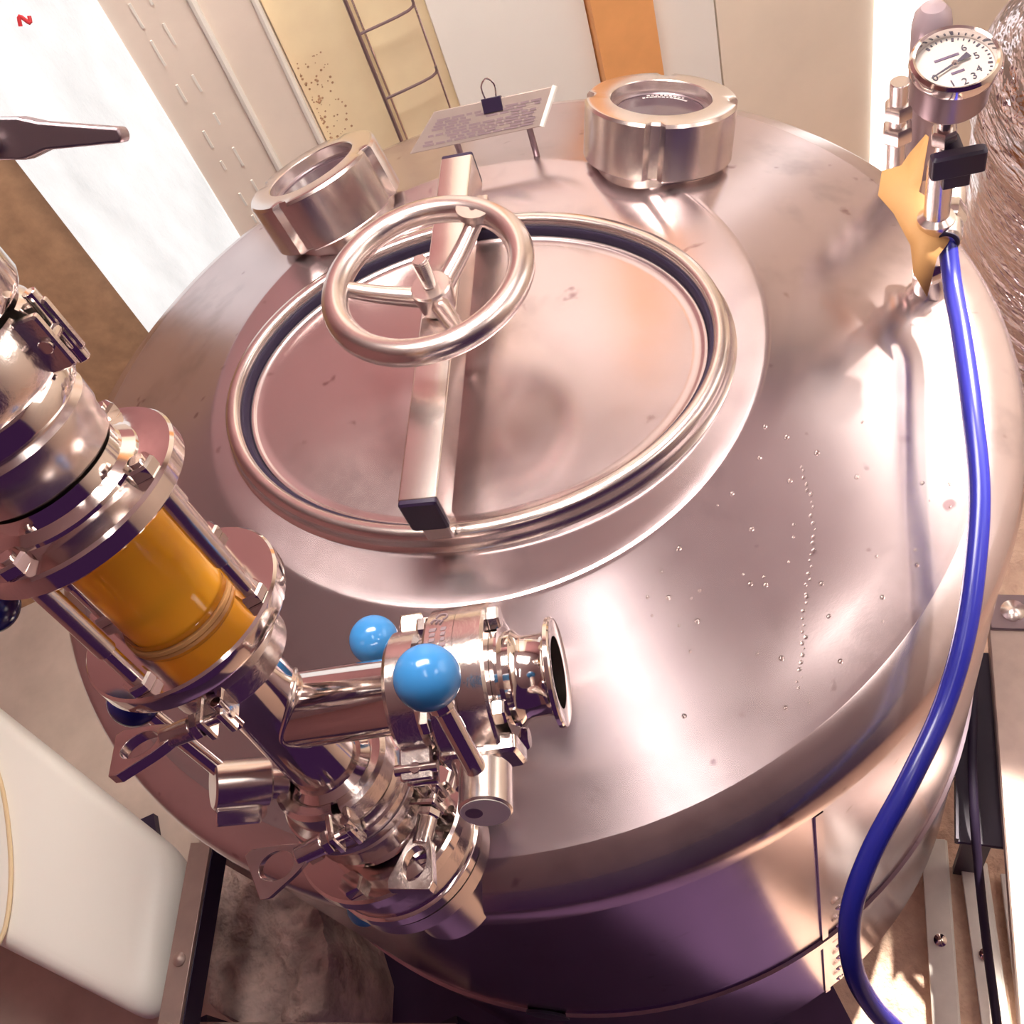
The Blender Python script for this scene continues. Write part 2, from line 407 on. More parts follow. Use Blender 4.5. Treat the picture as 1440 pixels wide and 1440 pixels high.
g = G().lathe(WC + V((0, 0, 1.262)), (0, 0, 1), [(.013, 0), (.0165, .004), (.0175, .014), (.0185, .020), (.0185, .027), (.017, .029), (.007, .0295)], 40); g.build('hub', 'wheel_steel', mw)
for a in (153, 37, -86):
    d = V((math.cos(math.radians(a)), math.sin(math.radians(a)), 0))
    G().tube([WC + d * .010 + V((0, 0, 1.276)), WC + d * .05 + V((0, 0, 1.286)), WC + d * .083 + V((0, 0, WZ - .002))], lambda t: .0095 - .0025 * t, 16, 6).build('spoke', 'wheel_steel', mw, ang=60)
d = V((math.cos(math.radians(37)), math.sin(math.radians(37)), 0)); tt = V((-d.y, d.x, 0))
ou = [(.013 * math.cos(2 * PI * k / 20) * (1.0 if abs(math.sin(2 * PI * k / 20)) < .9 else 1), .017 * math.sin(2 * PI * k / 20)) for k in range(20)]
inn = [(.0035 * math.cos(2 * PI * k / 20), .0035 * math.sin(2 * PI * k / 20)) for k in range(20)]
G().plate(WC + d * .079 + V((0, 0, WZ + .006)), d, tt, V((0, 0, 1)), ou, inn, .008).build('grip_lug', 'wheel_steel', mw)
rod = G().cyl(WC + V((0, 0, 1.20)), WC + V((0, 0, 1.322)), .0062, seg=20).build('threaded_rod', 'satin', mw)
g = G()
for k in range(13): g.torus(WC + V((0, 0, 1.2935 + k * .0021)), (0, 0, 1), .0062, .0009, 20, 6)
g.build('thread', 'satin', rod)

# ------------------------------------------------------------------ sight glass unions on the head
def sight_glass(o, nrm, label, marks=False, ref=None):
    o = V(o); nrm = V(nrm).normalized(); x, y, z = frame(nrm, ref)
    t = thing('sight_glass', label, 'sight glass', o, 'round sight glass unions on the tank top')
    G().ring(o, nrm, .052, .0665, -.03, .030, 64).build('neck', 'satin', t)
    seg = 96
    def rm(i, k, r):
        return r - .007 if (i % 24) in (0, 1, 2) and r > .072 else r
    g = G(); g.lathe(o, nrm, [(.056, .004), (.0765, .004), (.0785, .006), (.0785, .060), (.0765, .063), (.0735, .064), (.053, .064), (.052, .063), (.051, .046), (.056, .044)], seg, x, rm, close=True)
    g.build('union_nut', 'satin', t, ang=30)
    G().ring(o, nrm, .046, .0555, .034, .052, 64).build('gasket_ring', 'dark_steel', t)
    pane = G().cyl(o + z * .040, o + z * .050, .0505, seg=64, bev=.0008).build('pane', 'sight_pane', t)
    if marks:
        for row, rr, n_, a0, a1 in ((0, .044, 9, 62, 118), (1, .039, 12, 52, 128)):
            for k in range(n_):
                a = math.radians(a0 + (a1 - a0) * (k + .5) / n_); d = x * math.cos(a) + y * math.sin(a); q = z.cross(d)
                G().box(o + z * .0503 + d * rr, q * random.uniform(.0010, .0020), d * .0011, z * .0002).build('etched_mark', 'pale_ink', pane)
    return t
n1 = V((.304, .190, .934)); sight_glass(V((.2671, .1669, 1.1646)), n1, 'round steel sight glass union in front of the orange wall post', True, (.85, -.5, 0))
n2 = V((-.105, .335, .934)); sight_glass(V((-.0683, .2870, 1.1720)), n2, 'round sight glass union leaning toward the beige plastic sheet', False, (.6, .8, 0))

# ------------------------------------------------------------------ text plate on two studs
BL, BR, TL, TR = V((0.030, 0.281, 1.215)), V((0.169, 0.229, 1.215)), V((0.072, 0.289, 1.245)), V((0.196, 0.241, 1.245))
px_ = (BR - BL).normalized(); py_ = ((TL + TR) / 2 - (BL + BR) / 2); W_ = ((BR - BL).length + (TR - TL).length) / 2; pc = (BL + BR + TL + TR) / 4
H_ = py_.length; py_ = (py_ - px_ * py_.dot(px_)).normalized(); pz_ = px_.cross(py_)
pl = thing('text_plate', 'tilted rectangular steel text plate on two studs behind the clamping bar', 'plate', pc - V((0, 0, .05)))
sh = (TL - BL).dot(px_)
vs = [BL, BR, TR, TL]; g = G(); g.add([p - pz_ * .0025 for p in vs] + [p + pz_ * .0015 for p in vs], [(3, 2, 1, 0), (4, 5, 6, 7), (0, 1, 5, 4), (1, 2, 6, 5), (2, 3, 7, 6), (3, 0, 4, 7)])
plate = g.build('plate', 'plate_steel', pl, bev=.0008)
G().tube([BR + pz_ * .001, TR + pz_ * .001], .0030, 8).build('edge_bead', 'white_paint', pl)
for q in (.30, .86):
    p = BL.lerp(BR, q).lerp(TL.lerp(TR, q), .25); G().cyl(p - V((0, 0, .058)), p - pz_ * .002, .0035, seg=12).build('stud', 'dark_steel', pl)
for r_ in range(9):
    f_ = .14 + r_ * .075; x0 = .08
    while x0 < .88:
        l = random.uniform(.03, .11)
        if random.random() < .86:
            a = BL.lerp(BR, x0).lerp(TL.lerp(TR, x0), f_); b_ = BL.lerp(BR, min(.92, x0 + l)).lerp(TL.lerp(TR, min(.92, x0 + l)), f_)
            G().box((a + b_) / 2 + pz_ * .0017, (b_ - a) / 2, py_ * .0011, pz_ * .0003).build('engraved_word', 'engraved', plate)
        x0 += l + .018
bc = thing('binder_clip', 'small black binder clip on the top edge of the text plate', 'clip', TL.lerp(TR, .48))
p = TL.lerp(TR, .48)
G().prism(p - py_ * .002, py_, pz_, px_, [(-.011, .003), (.004, .006), (.004, -.006), (-.011, -.004)], .021).build('body', 'black_plastic', bc, bev=.0006)
G().tube([p + px_ * .006 + py_ * .002 + pz_ * .004, p + px_ * .007 + py_ * .014 + pz_ * .008, p + py_ * .021 + pz_ * .010, p - px_ * .007 + py_ * .014 + pz_ * .008, p - px_ * .006 + py_ * .002 + pz_ * .004], .0009, 6, 6).build('wire_loop', 'polished', bc)

# ================================================================== THE COLUMN OVER THE TANK EDGE
B0 = V((-0.208, -0.417, 1.140)); DA = V((-0.070, 0.234, 0.970)); DA.normalize()
def at(t): return B0 + DA * t
def perp(v, axis): v = V(v); a = V(axis).normalized(); return (v - a * v.dot(a)).normalized()
def wing_nut(o, dr, nrm, t, mat='cast_steel', L_=.050, w1=.017):
    """screw barrel with a flat wing and oval hole, along dr"""
    dr = V(dr).normalized(); sd = V(nrm).cross(dr).normalized(); nz = dr.cross(sd)
    o = V(o)
    g = G(); g.cyl(o, o + dr * .020, .0072, .0066, 16)
    N = 28; hc = .033; outer = []; inner = []
    poly = [(.012, .0055), (.024, .0105), (.047, w1), (.052, w1 * .9), (.052, -w1 * .9), (.047, -w1), (.024, -.0105), (.012, -.0055)]
    for k in range(N):
        a = 2 * PI * k / N; dx, dy = math.cos(a), math.sin(a); best = None
        for i in range(len(poly)):
            (x1, y1), (x2, y2) = poly[i], poly[(i + 1) % len(poly)]
            ex, ey = x2 - x1, y2 - y1; den = dx * ey - dy * ex
            if abs(den) < 1e-9: continue
            tt_ = ((x1 - hc) * ey - y1 * ex) / den; u = ((x1 - hc) * dy - y1 * dx) / den
            if tt_ > 0 and -1e-6 <= u <= 1 + 1e-6 and (best is None or tt_ < best): best = tt_
        outer.append((hc + dx * best, dy * best)); inner.append((hc + .001 + .0125 * dx, dy * .0085))
    g.plate(o, dr, sd, nz, outer, inner, .0075)
    return g.build('wing_nut', mat, t, bev=.0012)
def tri_clamp(o, axis, tdir, side, label, ro=.043, h=.020, wing=True, ri=.030, lug=.0105, name='pipe_clamp', group='sanitary pipe clamps on the steel column'):
    o = V(o); ax = V(axis).normalized(); tg = perp(tdir, ax); u = ax.cross(tg)
    if u.dot(V(side)) < 0: u = -u
    t = thing(name, label, 'clamp', o, group)
    seg = 60
    for half in (0, 1):
        vs = []; fs = []; prof = [(ri, -h * .30), (ri + .004, -h * .5), (ro - .003, -h * .5), (ro, -h * .36), (ro, h * .36), (ro - .003, h * .5), (ri + .004, h * .5), (ri, h * .30)]; n = len(prof); k_ = seg // 2
        for i in range(k_ + 1):
            a = math.radians(4 + 172 * i / k_) + half * PI; d = u * math.cos(a) + ax.cross(u) * math.sin(a)
            for (r, z) in prof: vs.append(o + d * r + ax * z)
        for i in range(k_):
            for k in range(n): l = (k + 1) % n; fs.append((i * n + k, (i + 1) * n + k, (i + 1) * n + l, i * n + l))
        fs.append(tuple(range(n))); fs.append(tuple(k_ * n + k for k in reversed(range(n))))
        G().add(vs, fs).build('clamp_half', 'cast_steel', t, ang=35)
    nu = -u
    for e in (u, nu):
        tg_ = ax.cross(u)
        for q in (-1, 1):
            le = lug if e is u else lug * .62
            ctr = o + e * (ro + le * .66) + tg_ * q * .0065
            G().box(ctr, e * le, ax * h * (.46 if e is u else .34), tg_ * .0024, .0015).build('lug', 'cast_steel', t)
    # hinge pins on the far lug, screw and wing on the near lug
    G().cyl(o - u * (ro + .005) - ax * h * .45, o - u * (ro + .005) + ax * h * .45, .0032, seg=12).build('hinge_pin', 'polished', t)
    p = o + u * (ro + lug * .95)
    G().cyl(p - ax * h * .62 - tg * .0065, p + ax * h * .62 - tg * .0065, .0036, seg=12).build('bolt_pivot', 'polished', t)
    G().cyl(p - tg * .010, p + tg * (.030 if wing else .011), .0036, seg=12).build('screw', 'polished', t)
    if wing: G().hexa(p + tg * .0095, tg, .0085, .006).build('washer_block', 'cast_steel', t)
    if wing: wing_nut(p + tg * .0155, tg, perp(wing, tg), t)
    return t
def hexbolts(t, o, axis, r, n, a0, ref, size=.0075, h=.006, name='hex_bolt'):
    x, y, z = frame(axis, ref)
    for k in range(n):
        a = a0 + 2 * PI * k / n; p = V(o) + x * r * math.cos(a) + y * r * math.sin(a)
        G().hexa(p, axis, size, h).build(name, 'polished', t)
IMGD = V((-0.416, -0.735, -0.535)); IMGR = V((0.909, -0.337, -0.245)); TOCAM = V((0.000, -0.588, 0.809))
# tank nozzle and bolted lower valve
G().lathe(at(-.075), DA, [(.036, 0), (.036, .063), (.040, .067), (.060, .069), (.060, .083), (.036, .085)], 48).build('nozzle', 'satin', tank)
lv = thing('butterfly_valve', 'bolted butterfly valve standing on the tank nozzle near the rim', 'valve', at(.010), 'butterfly valves with ball levers')
G().lathe(at(.0105), DA, [(.030, 0), (.060, 0), (.062, .002), (.062, .010), (.060, .0118), (.060, .0118)], 64).build('lower_flange', 'polished', lv)
G().lathe(at(.0225), DA, [(.030, 0), (.0575, 0), (.059, .002), (.059, .024), (.0575, .0255), (.030, .0255)], 64).build('valve_body', 'cast_steel', lv)
G().lathe(at(.0490), DA, [(.030, 0), (.0645, 0), (.0665, .002), (.0665, .011), (.0645, .013), (.040, .0135), (.036, .018), (.030, .020)], 64).build('upper_flange', 'polished', lv)
hexbolts(lv, at(.0620), DA, .0545, 6, math.radians(8), IMGD, .0098, .0085)
G().lathe(at(.0655), DA, [(.0255, 0), (.0275, .002), (.0275, .009), (.034, .012), (.034, .014)], 48).build('neck', 'polished', lv)
# lever of the lower valve, rising behind the branch
BALLR = .0172
s0 = V((-0.153, -0.388, 1.198)); kB = V((-0.154, -0.332, 1.307))
G().cyl(at(.035) + perp(s0 - at(.035), DA) * .060, s0, .011, seg=20).build('stem', 'satin', lv)
rod = G().tube([s0, kB], .0055, 14).build('lever_rod', 'polished', lv)
G().ball(kB, BALLR, s0 - kB).build('ball_knob', 'blue_knob', rod, label='blue ball')
kD = V((-0.264, -0.429, 1.113))
rod = G().tube([at(.012) + perp(kD - at(.012), DA) * .055, kD], .005, 12).build('lock_pin', 'satin', lv)
G().ball(kD, .0145, (0, 0, 1)).build('ball_knob', 'blue_knob', rod, label='blue ball')

tri_clamp(at(.0825), DA, V((-0.359, -0.871, -0.334)), V((0.727, -0.622, 0.289)), 'pipe clamp just above the bolted valve with its wing hanging over the flange', .045, .020, TOCAM * .9 - IMGR * .35)
# upper body with a left-hand lever
uv = thing('butterfly_valve', 'slim butterfly valve between two clamps with a dark blue ball lever', 'valve', at(.090), 'butterfly valves with ball levers')
G().lathe(at(.0895), DA, [(.026, 0), (.032, 0), (.032, .003), (.0365, .005), (.047, .006), (.0485, .008), (.0485, .022), (.047, .024), (.036, .026), (.032, .029), (.026, .031)], 64).build('valve_body', 'cast_steel', uv)
g = G(); g.torus(at(.1045), DA, .0486, .0009, 64, 6); g.build('body_joint', 'dark_steel', uv)
sC = V((-0.270, -0.380, 1.284)); eC = V((-0.290, -0.378, 1.298)); vC = at(.104)
G().cyl(vC + (sC - vC).normalized() * .045, sC, .0105, seg=20).build('stem', 'satin', uv)
soc = G().cyl(sC + (sC - eC) * .55, eC, .0165, seg=28).build('lever_socket', 'satin', uv)
G().box(sC.lerp(eC, .2) + IMGD * .020, (sC - eC) * .62, IMGD * .006, TOCAM * .010, .002).build('stop_block', 'satin', soc)
kC = V((-0.304, -0.333, 1.362)); r0 = V((-0.279, -0.376, 1.296))
rod = G().tube([r0, kC], .0055, 14).build('lever_rod', 'polished', uv)
G().ball(kC, BALLR * 1.0, r0 - kC).build('ball_knob', 'dark_blue_knob', rod, label='dark blue ball')
hexbolts(uv, at(.1135), DA, .041, 2, math.radians(15), IMGD, .006, .005)
tri_clamp(at(.127), DA, V((-1.000, 0.026, 0.019)), V((-0.372, -0.921, -0.117)), 'pipe clamp at the foot of the branched pipe with an eye-shaped wing', .043, .020, TOCAM * .8 - IMGD * .3)

# branched pipe
E_ = V((-0.050, -0.426, 1.334)); J_ = at(.2); DB = (E_ - J_).normalized()
bp = thing('branch_pipe', 'polished steel pipe with a welded side branch', 'pipe', at(.132))
g = G(); g.lathe(at(.132), DA, [(.022, 0), (.0315, 0), (.0315, .003), (.0265, .007), (.0255, .010), (.0255, .126), (.0265, .129), (.0315, .133), (.0315, .136), (.022, .136)], 48); g.build('riser', 'polished', bp)
g = G(); g.lathe(J_, DB, [(.0245, .0), (.0245, .084), (.0255, .086), (.0315, .090), (.0315, .093), (.022, .093)], 48); g.build('side_branch', 'polished', bp)
# welded seam where the branch leaves the riser
g = G(); pts = []
xb = perp(DB, DA); yb = DA.cross(xb)
for k in range(49):
    a = 2 * PI * k / 48; yy = .0250 * math.sin(a); zz = .0250 * math.cos(a)
    pts.append(J_ + yb * yy + DA * zz + xb * (math.sqrt(max(0, .0258 ** 2 - yy * yy)) + .0003))
g.tube(pts, .0012, 6); g.build('weld_bead', 'satin', bp)

def bt(t): return J_ + DB * t
tri_clamp(bt(.0935), DB, V((-0.186, 0.197, -0.963)), V((-0.372, -0.921, -0.117)), 'pipe clamp joining the side branch to its valve', .0395, .022, False)
sv = thing('butterfly_valve', 'butterfly valve on the side branch with a bright blue ball lever', 'valve', bt(.097), 'butterfly valves with ball levers')
G().lathe(bt(.097), DB, [(.022, 0), (.0315, 0), (.0315, .003), (.0265, .008), (.026, .012), (.036, .014)], 48).build('inlet_neck', 'polished', sv)
G().lathe(bt(.1115), DB, [(.024, 0), (.0475, 0), (.0495, .002), (.0495, .0195), (.024, .0195)], 64).build('valve_body', 'cast_steel', sv)
G().lathe(bt(.1313), DB, [(.024, 0), (.0495, 0), (.0495, .0165), (.048, .0185), (.024, .0185)], 64).build('valve_body', 'cast_steel', sv)
g = G(); g.lathe(bt(.1500), DB, [(.023, 0), (.0365, 0), (.0365, .0045), (.030, .006), (.030, .010), (.0265, .013), (.0255, .016), (.0255, .0270), (.027, .0300), (.0345, .0325), (.0345, .0350), (.0335, .0360), (.0325, .0355), (.0225, .0350), (.0225, .0)], 56, close=True); g.build('outlet_ferrule', 'polished', sv)
hexbolts(sv, bt(.1500), DB, .0420, 4, math.radians(18), -IMGD, .0078, .0075)
hexbolts(sv, bt(.1113), -DB, .0420, 4, math.radians(-18), -IMGD, .0078, .006)
# etched marks on the valve body
up_ = perp(-IMGD * .62 + TOCAM * .78, DB)
sdv = DB.cross(up_)
for txt, a, q, sz in (('CE', 66, .1215, .0105), ('rows', 44, .1185, .0075), ('rows', 44, .1252, .0075)):
    aa = math.radians(a)
    cdir = perp(-IMGD * math.sin(aa) + TOCAM * math.cos(aa), DB) if a else up_
    yv = DB.cross(cdir)
    if txt == 'CE': lettering('etched_mark', txt, bt(q) + cdir * .0497, perp(IMGD, cdir), DB, sz, 'engraved', sv, .0003)
    else:
        for k in range(5): G().box(bt(q) + perp(cdir + perp(IMGD, cdir) * (k - 2) * .085, DB) * .0496, perp(IMGD, cdir) * .0013, DB * random.uniform(.0012, .0022), cdir * .0003).build('etched_mark', 'engraved', sv)
stem_d = (IMGD * .86 + TOCAM * .50); stem_d = perp(stem_d, DB); sb = bt(.131)
G().lathe(sb, stem_d, [(.016, .040), (.016, .050), (.0135, .058), (.0135, .066)], 32).build('stem', 'cast_steel', sv)
g = G(); g.box(sb + stem_d * .045 + DB * .004, DB * .024, stem_d.cross(DB) * .016, stem_d * .006, .003); g.build('mounting_plate', 'cast_steel', sv)
sp = V((-0.107, -0.500, 1.383)); sock_d = (IMGD * .70 + TOCAM * .72).normalized()
socket = G().cyl(sb + stem_d * .062, sp - sock_d * .012, .009, seg=20).build('spindle', 'satin', sv)
soc = G().lathe(sp - sock_d * .015, sock_d, [(.0135, 0), (.0148, .0015), (.0148, .0262), (.0138, .0275), (1e-5, .0277)], 40).build('lever_socket', 'satin', sv)
xx, yy, zz = frame(sock_d, IMGR)
G().cyl(sp + sock_d * .0122, sp + sock_d * .0128, .0136, seg=40, bev=.0002).build('end_disc', 'bright_end', soc)  # pale disc added so the socket end looks brightly lit
G().cyl(sp + sock_d * .0125 - xx * .006, sp + sock_d * .0131 - xx * .006, .0048, seg=24).build('end_spot', 'dark_steel', soc)
kA = V((-0.106, -0.459, 1.450))
rod = G().tube([sp - sock_d * .003, kA], .0058, 16).build('lever_rod', 'polished', sv)
G().lathe(kA + (sp - kA).normalized() * .0155, sp - kA, [(.007, 0), (.0072, .004), (.0055, .006)], 20).build('collar', 'polished', rod)
G().ball(kA, .0176, sp - kA, 48).build('ball_knob', 'blue_knob', rod, label='bright blue ball')

tri_clamp(at(.268), DA, V((-0.948, 0.187, 0.258)), V((-0.372, -0.921, -0.117)), 'pipe clamp under the amber sight glass with a knurled wing', .0405, .020, TOCAM * .62 - IMGD * .78)

# beer sight glass between two flanges
gc = thing('inline_sight_glass', 'sight glass of amber beer between two round steel flanges', 'sight glass', at(.270))
G().lathe(at(.270), DA, [(.022, 0), (.0315, 0), (.0315, .004), (.0275, .008), (.0275, .026), (.059, .027), (.0625, .029), (.0635, .031), (.0635, .041), (.062, .0425), (.044, .0427), (.022, .0427)], 72).build('bottom_flange', 'polished', gc)
G().ring(at(.3127), DA, .0295, .0352, 0, .003, 64).build('amber_reflection', 'tape', gc)  # amber ring painting the beer's reflection onto the flange face
G().lathe(at(.3135), DA, [(1e-5, 0), (.0318, 0), (.0318, .088), (1e-5, .088)], 64).build('beer', 'beer', gc, label='amber beer')
for q_ in (.3135, .3955): G().ring(at(q_), DA, .0310, .0336, 0, .006, 64, .0005).build('glass_collar', 'glass', gc)
G().lathe(at(.4015), DA, [(.022, 0), (.062, 0), (.0635, .0015), (.0635, .011), (.062, .0128), (.050, .014), (.046, .016), (.0455, .018), (.040, .022), (.039, .030), (.0275, .032)], 72).build('top_flange', 'polished', gc)
xr, yr, zr = frame(DA, IMGR)
for k in range(4):
    a = math.radians(350 + 90 * k); d = xr * math.cos(a) + yr * math.sin(a)
    r = G().cyl(at(.310) + d * .0535, at(.424) + d * .0535, .0046, seg=16).build('tie_rod', 'polished', gc)
    G().cyl(at(.345) + d * .0535, at(.4015) + d * .0535, .0058, seg=16).build('sleeve', 'satin', r)
    G().hexa(at(.3127) + d * .0535, DA, .0088, .0075).build('hex_nut', 'polished', r)
    G().hexa(at(.4145) + d * .0535, DA, .0088, .008).build('hex_nut', 'polished', r)
# stacked fittings above
up = thing('stepped_coupling', 'stepped polished coupling above the amber sight glass', 'coupling', at(.433))
G().lathe(at(.4335), DA, [(.022, 0), (.039, 0), (.0410, .002), (.0415, .012), (.0430, .015), (.0435, .026), (.0405, .030), (.022, .031)], 72).build('lower_step', 'satin', up)
G().lathe(at(.4645), DA, [(.022, 0), (.043, 0), (.0450, .002), (.0465, .010), (.0450, .014), (.022, .0145)], 72).build('upper_step', 'polished', up)
tri_clamp(at(.496), DA, V((-0.056, -0.597, -0.801)), V((0.973, 0.002, -0.232)), 'wide polished clamp round the top of the column', .051, .032, False, .036, .007)
tv = thing('column_valve', 'polished valve body on top of the column with a flat dark lever', 'valve', at(.513), 'butterfly valves with ball levers')
G().lathe(at(.513), DA, [(.022, 0), (.044, 0), (.052, .004), (.054, .008), (.054, .050), (.050, .056), (.030, .060)], 72).build('valve_body', 'polished', tv)
l0 = V((-0.184, -0.263, 1.698)); l1 = V((-0.147, -0.269, 1.693)); l2 = V((-0.116, -0.284, 1.682))
ld = (l2 - l0).normalized(); lu = perp(-IMGD + TOCAM * .4, ld); ln = ld.cross(lu)
g = G(); ll = (l2 - l0).length
g.prism(l0, ld, lu, ln, [(0, -.006), (ll * .42, -.0075), (ll * .55, -.004), (ll, -.0028), (ll + .001, 0), (ll, .0034), (ll * .55, .0075), (ll * .42, .010), (0, .011)], .013)
g.build('lever', 'dark_steel', tv, bev=.0012)
G().cyl(l0 + ld * .018 + ln * .004, l0 + ld * .018 + ln * .012, .005, seg=16).build('lever_screw', 'polished', tv)
G().cyl(at(.54) + perp(l0 - at(.54), DA) * .03, l0, .010, seg=20).build('stem', 'satin', tv)
kE = V((-0.316, -0.325, 1.492))
lvr = thing('ball_lever', 'dark blue ball lever beside the flange of the amber sight glass', 'lever', kE)
G().ball(kE, .0165).build('ball_knob', 'dark_blue_knob', lvr)
G().tube([kE, V((-0.331, -0.288, 1.518))], .0055, 12).build('lever_rod', 'polished', lvr)

# ================================================================== GAUGE, VALVE, TAPE AND HOSE
SX, SY = 0.4169, -0.1122
def sp_(z): return V((SX, SY, z))
ZB = 1.118
bv = thing('ball_valve', 'small ball valve with a black tee handle near the tank rim', 'valve', sp_(ZB))
G().lathe(sp_(ZB - .03), (0, 0, 1), [(.016, 0), (.016, .045), (.013, .05), (.013, .055)], 28).build('socket', 'satin', bv)
G().hexa(sp_(ZB + .024), (0, 0, 1), .0185, .018).build('hex_body', 'polished', bv)
G().lathe(sp_(ZB + .042), (0, 0, 1), [(.012, 0), (.014, .004), (.014, .030), (.016, .034), (.016, .050), (.011, .054), (.011, .11)], 28).build('body', 'satin', bv)
hb = sp_(1.288) + V((-.002, -.024, 0)); hx = V((.93, -.33, 0)).normalized(); hy = V((-.33, -.93, 0)).normalized()
g = G(); g.box(hb, hx * .0215, hy * .006, V((0, 0, .0115)), .003); h_ = g.build('tee_handle', 'black_plastic', bv, label='black tee handle')
G().cyl(hb - hy * .0, hb - hy * .030, .008, seg=16).build('handle_boss', 'black_plastic', h_)
G().box(hb + V((0, 0, -.015)) - hy * .002, hx * .011, hy * .005, V((0, 0, .010)), .002).build('handle_foot', 'black_plastic', h_)
# push-in fitting facing the operator
ft = thing('hose_fitting', 'steel push-in hose fitting below the black tee handle', 'fitting', sp_(1.175))
f0 = V((0.454, -0.079, 1.194)); f1 = V((0.416, -0.130, 1.194)); fd = (f1 - f0).normalized()
fl = (f1 - f0).length
G().hexa(f0 + fd * fl * .30, fd, .0155, fl * .32).build('hex_nut', 'polished', ft)
G().lathe(f0, fd, [(.011, 0), (.0135, .002), (.0135, fl * .3), (.012, fl * .34), (.012, fl * .62), (.0135, fl * .66), (.0135, fl * .94), (.011, fl)], 32).build('body', 'satin', ft)
G().torus(f0 + fd * fl * .97, fd, .0095, .0026, 32, 10).build('release_ring', 'black_rubber', ft)
# pressure gauge
gx = V((SX + .004, SY - .004, 0)); ga = V((-.03, -.17, 1)).normalized()
GZ = 1.334
pg = thing('pressure_gauge', 'round steel pressure gauge with a pale dial facing up', 'gauge', sp_(1.25))
go = V((SX, SY, GZ))
G().cyl(sp_(1.265), go + ga * .002, .0065, seg=16).build('stem', 'satin', pg)
G().hexa(sp_(1.292), (0, 0, 1), .011, .014).build('hex', 'satin', pg)
G().lathe(go, ga, [(.010, 0), (.0275, .001), (.0295, .004), (.030, .030), (.0322, .031), (.0322, .036), (.0298, .036), (.0292, .028), (1e-5, .0275)], 56).build('case', 'dark_steel', pg)
G().lathe(go, ga, [(.0290, .033), (.0327, .033), (.0335, .036), (.0330, .041), (.0310, .0435), (.0290, .0425)], 64, close=True).build('bezel', 'polished', pg)
dial = G().cyl(go + ga * .028, go + ga * .034, .0290, seg=56, bev=.0005).build('dial', 'dial_face', pg)
GXr, GYr, GZr = frame(ga, IMGR + V((0, .25, 0)))
def gp(r, deg, h=.0343): a = math.radians(deg); return go + ga * h + (GXr * math.cos(a) + GYr * math.sin(a)) * r
for k in range(31):
    a = 205 - 0 + (k / 30) * 270 ; big = k % 5 == 0
    p0 = gp(.0238 if big else .0252, a); p1 = gp(.0272, a); d = (p1 - p0)
    G().box((p0 + p1) / 2, d / 2, ga.cross(d).normalized() * (.0009 if big else .0005), ga * .0003).build('tick', 'black_plastic', dial)
for deg, tx in ((198, '0'), (243, '1'), (272, '2'), (298, '3'), (322, '4'), (5, '5'), (45, '6')):
    lettering('numeral', tx, gp(.0180, deg), GXr, GYr, .0088, 'black_plastic', dial, .0003)
for (r, deg, l) in ((.007, 268, .005), (.0245, 268, .006), (.010, 110, .008), (.010, 70, .004)):
    G().box(gp(r, deg), GXr * l, GYr * .0011, ga * .0003).build('dial_print', 'ink', dial)
nd = gp(1, 197) - go; nd = (gp(.03, 197, 0) - gp(0, 0, 0)).normalized(); ns_ = ga.cross(nd)
G().prism(go + ga * .0365, nd, ns_, ga, [(-.013, -.0028), (-.013, .0028), (-.004, .0010), (.0215, .0004), (.0215, -.0004), (-.004, -.0010)], .0008).build('needle', 'black_plastic', pg)
G().lathe(go + ga * .0355, ga, [(.0026, 0), (.0026, .0015), (.0015, .003), (1e-5, .0032)], 16).build('needle_cap', 'polished', pg)
gl = G().cyl(go + ga * .0395, go + ga * .0405, .0295, seg=56, bev=.0002).build('cover_glass', 'clear_cover', pg)
# paper tape flag
tp_px = V((0.422, -0.075, 1.197))
tp = [(0.455, -0.032, 1.228), (0.454, -0.038, 1.230), (0.429, -0.069, 1.214), (0.423, -0.075, 1.209), (0.428, -0.096, 1.207), (0.430, -0.124, 1.199), (0.414, -0.135, 1.197), (0.402, -0.140, 1.193), (0.379, -0.163, 1.177), (0.379, -0.140, 1.187), (0.389, -0.118, 1.197), (0.392, -0.085, 1.208), (0.390, -0.062, 1.213), (0.405, -0.043, 1.220), (0.425, -0.042, 1.215), (0.437, -0.036, 1.219)]
g = G(); n = len(tp)
cpt = [V((0.418, -0.065, 1.208)), V((0.398, -0.122, 1.204))]
P_ = [V(p) for p in tp]; vs = P_ + cpt; fs = []
for i in range(n):
    j = (i + 1) % n; ci = n if (i in (0, 1, 2, 11, 12, 13, 14, 15)) else n + 1
    fs.append((i, j, ci))
fs.append((3, n + 1, n)); fs.append((11, n, n + 1))
g.add(vs, fs); tape = g.build('tape_flag', 'tape', None, ang=50)
md = tape.modifiers.new('thick', 'SOLIDIFY'); md.thickness = .0006
tag(tape, 'torn orange-yellow masking tape flag wrapped round the hose fitting', 'tape')
# pipes standing behind the gauge
c0 = V((0.522, 0.069, 1.259))
cp = thing('relief_valve', 'smooth grey capped cylinder standing behind the pressure gauge', 'valve', (c0.x, c0.y, 0))
G().lathe((c0.x, c0.y, 1.08), (0, 0, 1), [(.016, 0), (.016, .11), (.0185, .115), (.0185, c0.z - 1.08 - .004), (.0165, c0.z - 1.08 + .008), (.011, c0.z - 1.08 + .015), (1e-5, c0.z - 1.08 + .018)], 36).build('body', 'capsule_grey', cp)
G().cyl((c0.x, c0.y, 0), (c0.x, c0.y, 1.082), .014, seg=20).build('riser', 'satin', cp)
G().ring((c0.x, c0.y, 0), (0, 0, 1), .010, .024, 0, .010, 24).build('base_ring', 'satin', cp)
c1 = V((0.481, 0.053, 1.222))
cp = thing('pipe_fitting', 'thin steel pipe fitting with two nuts beside the pressure gauge', 'fitting', (c1.x, c1.y, 1.09))
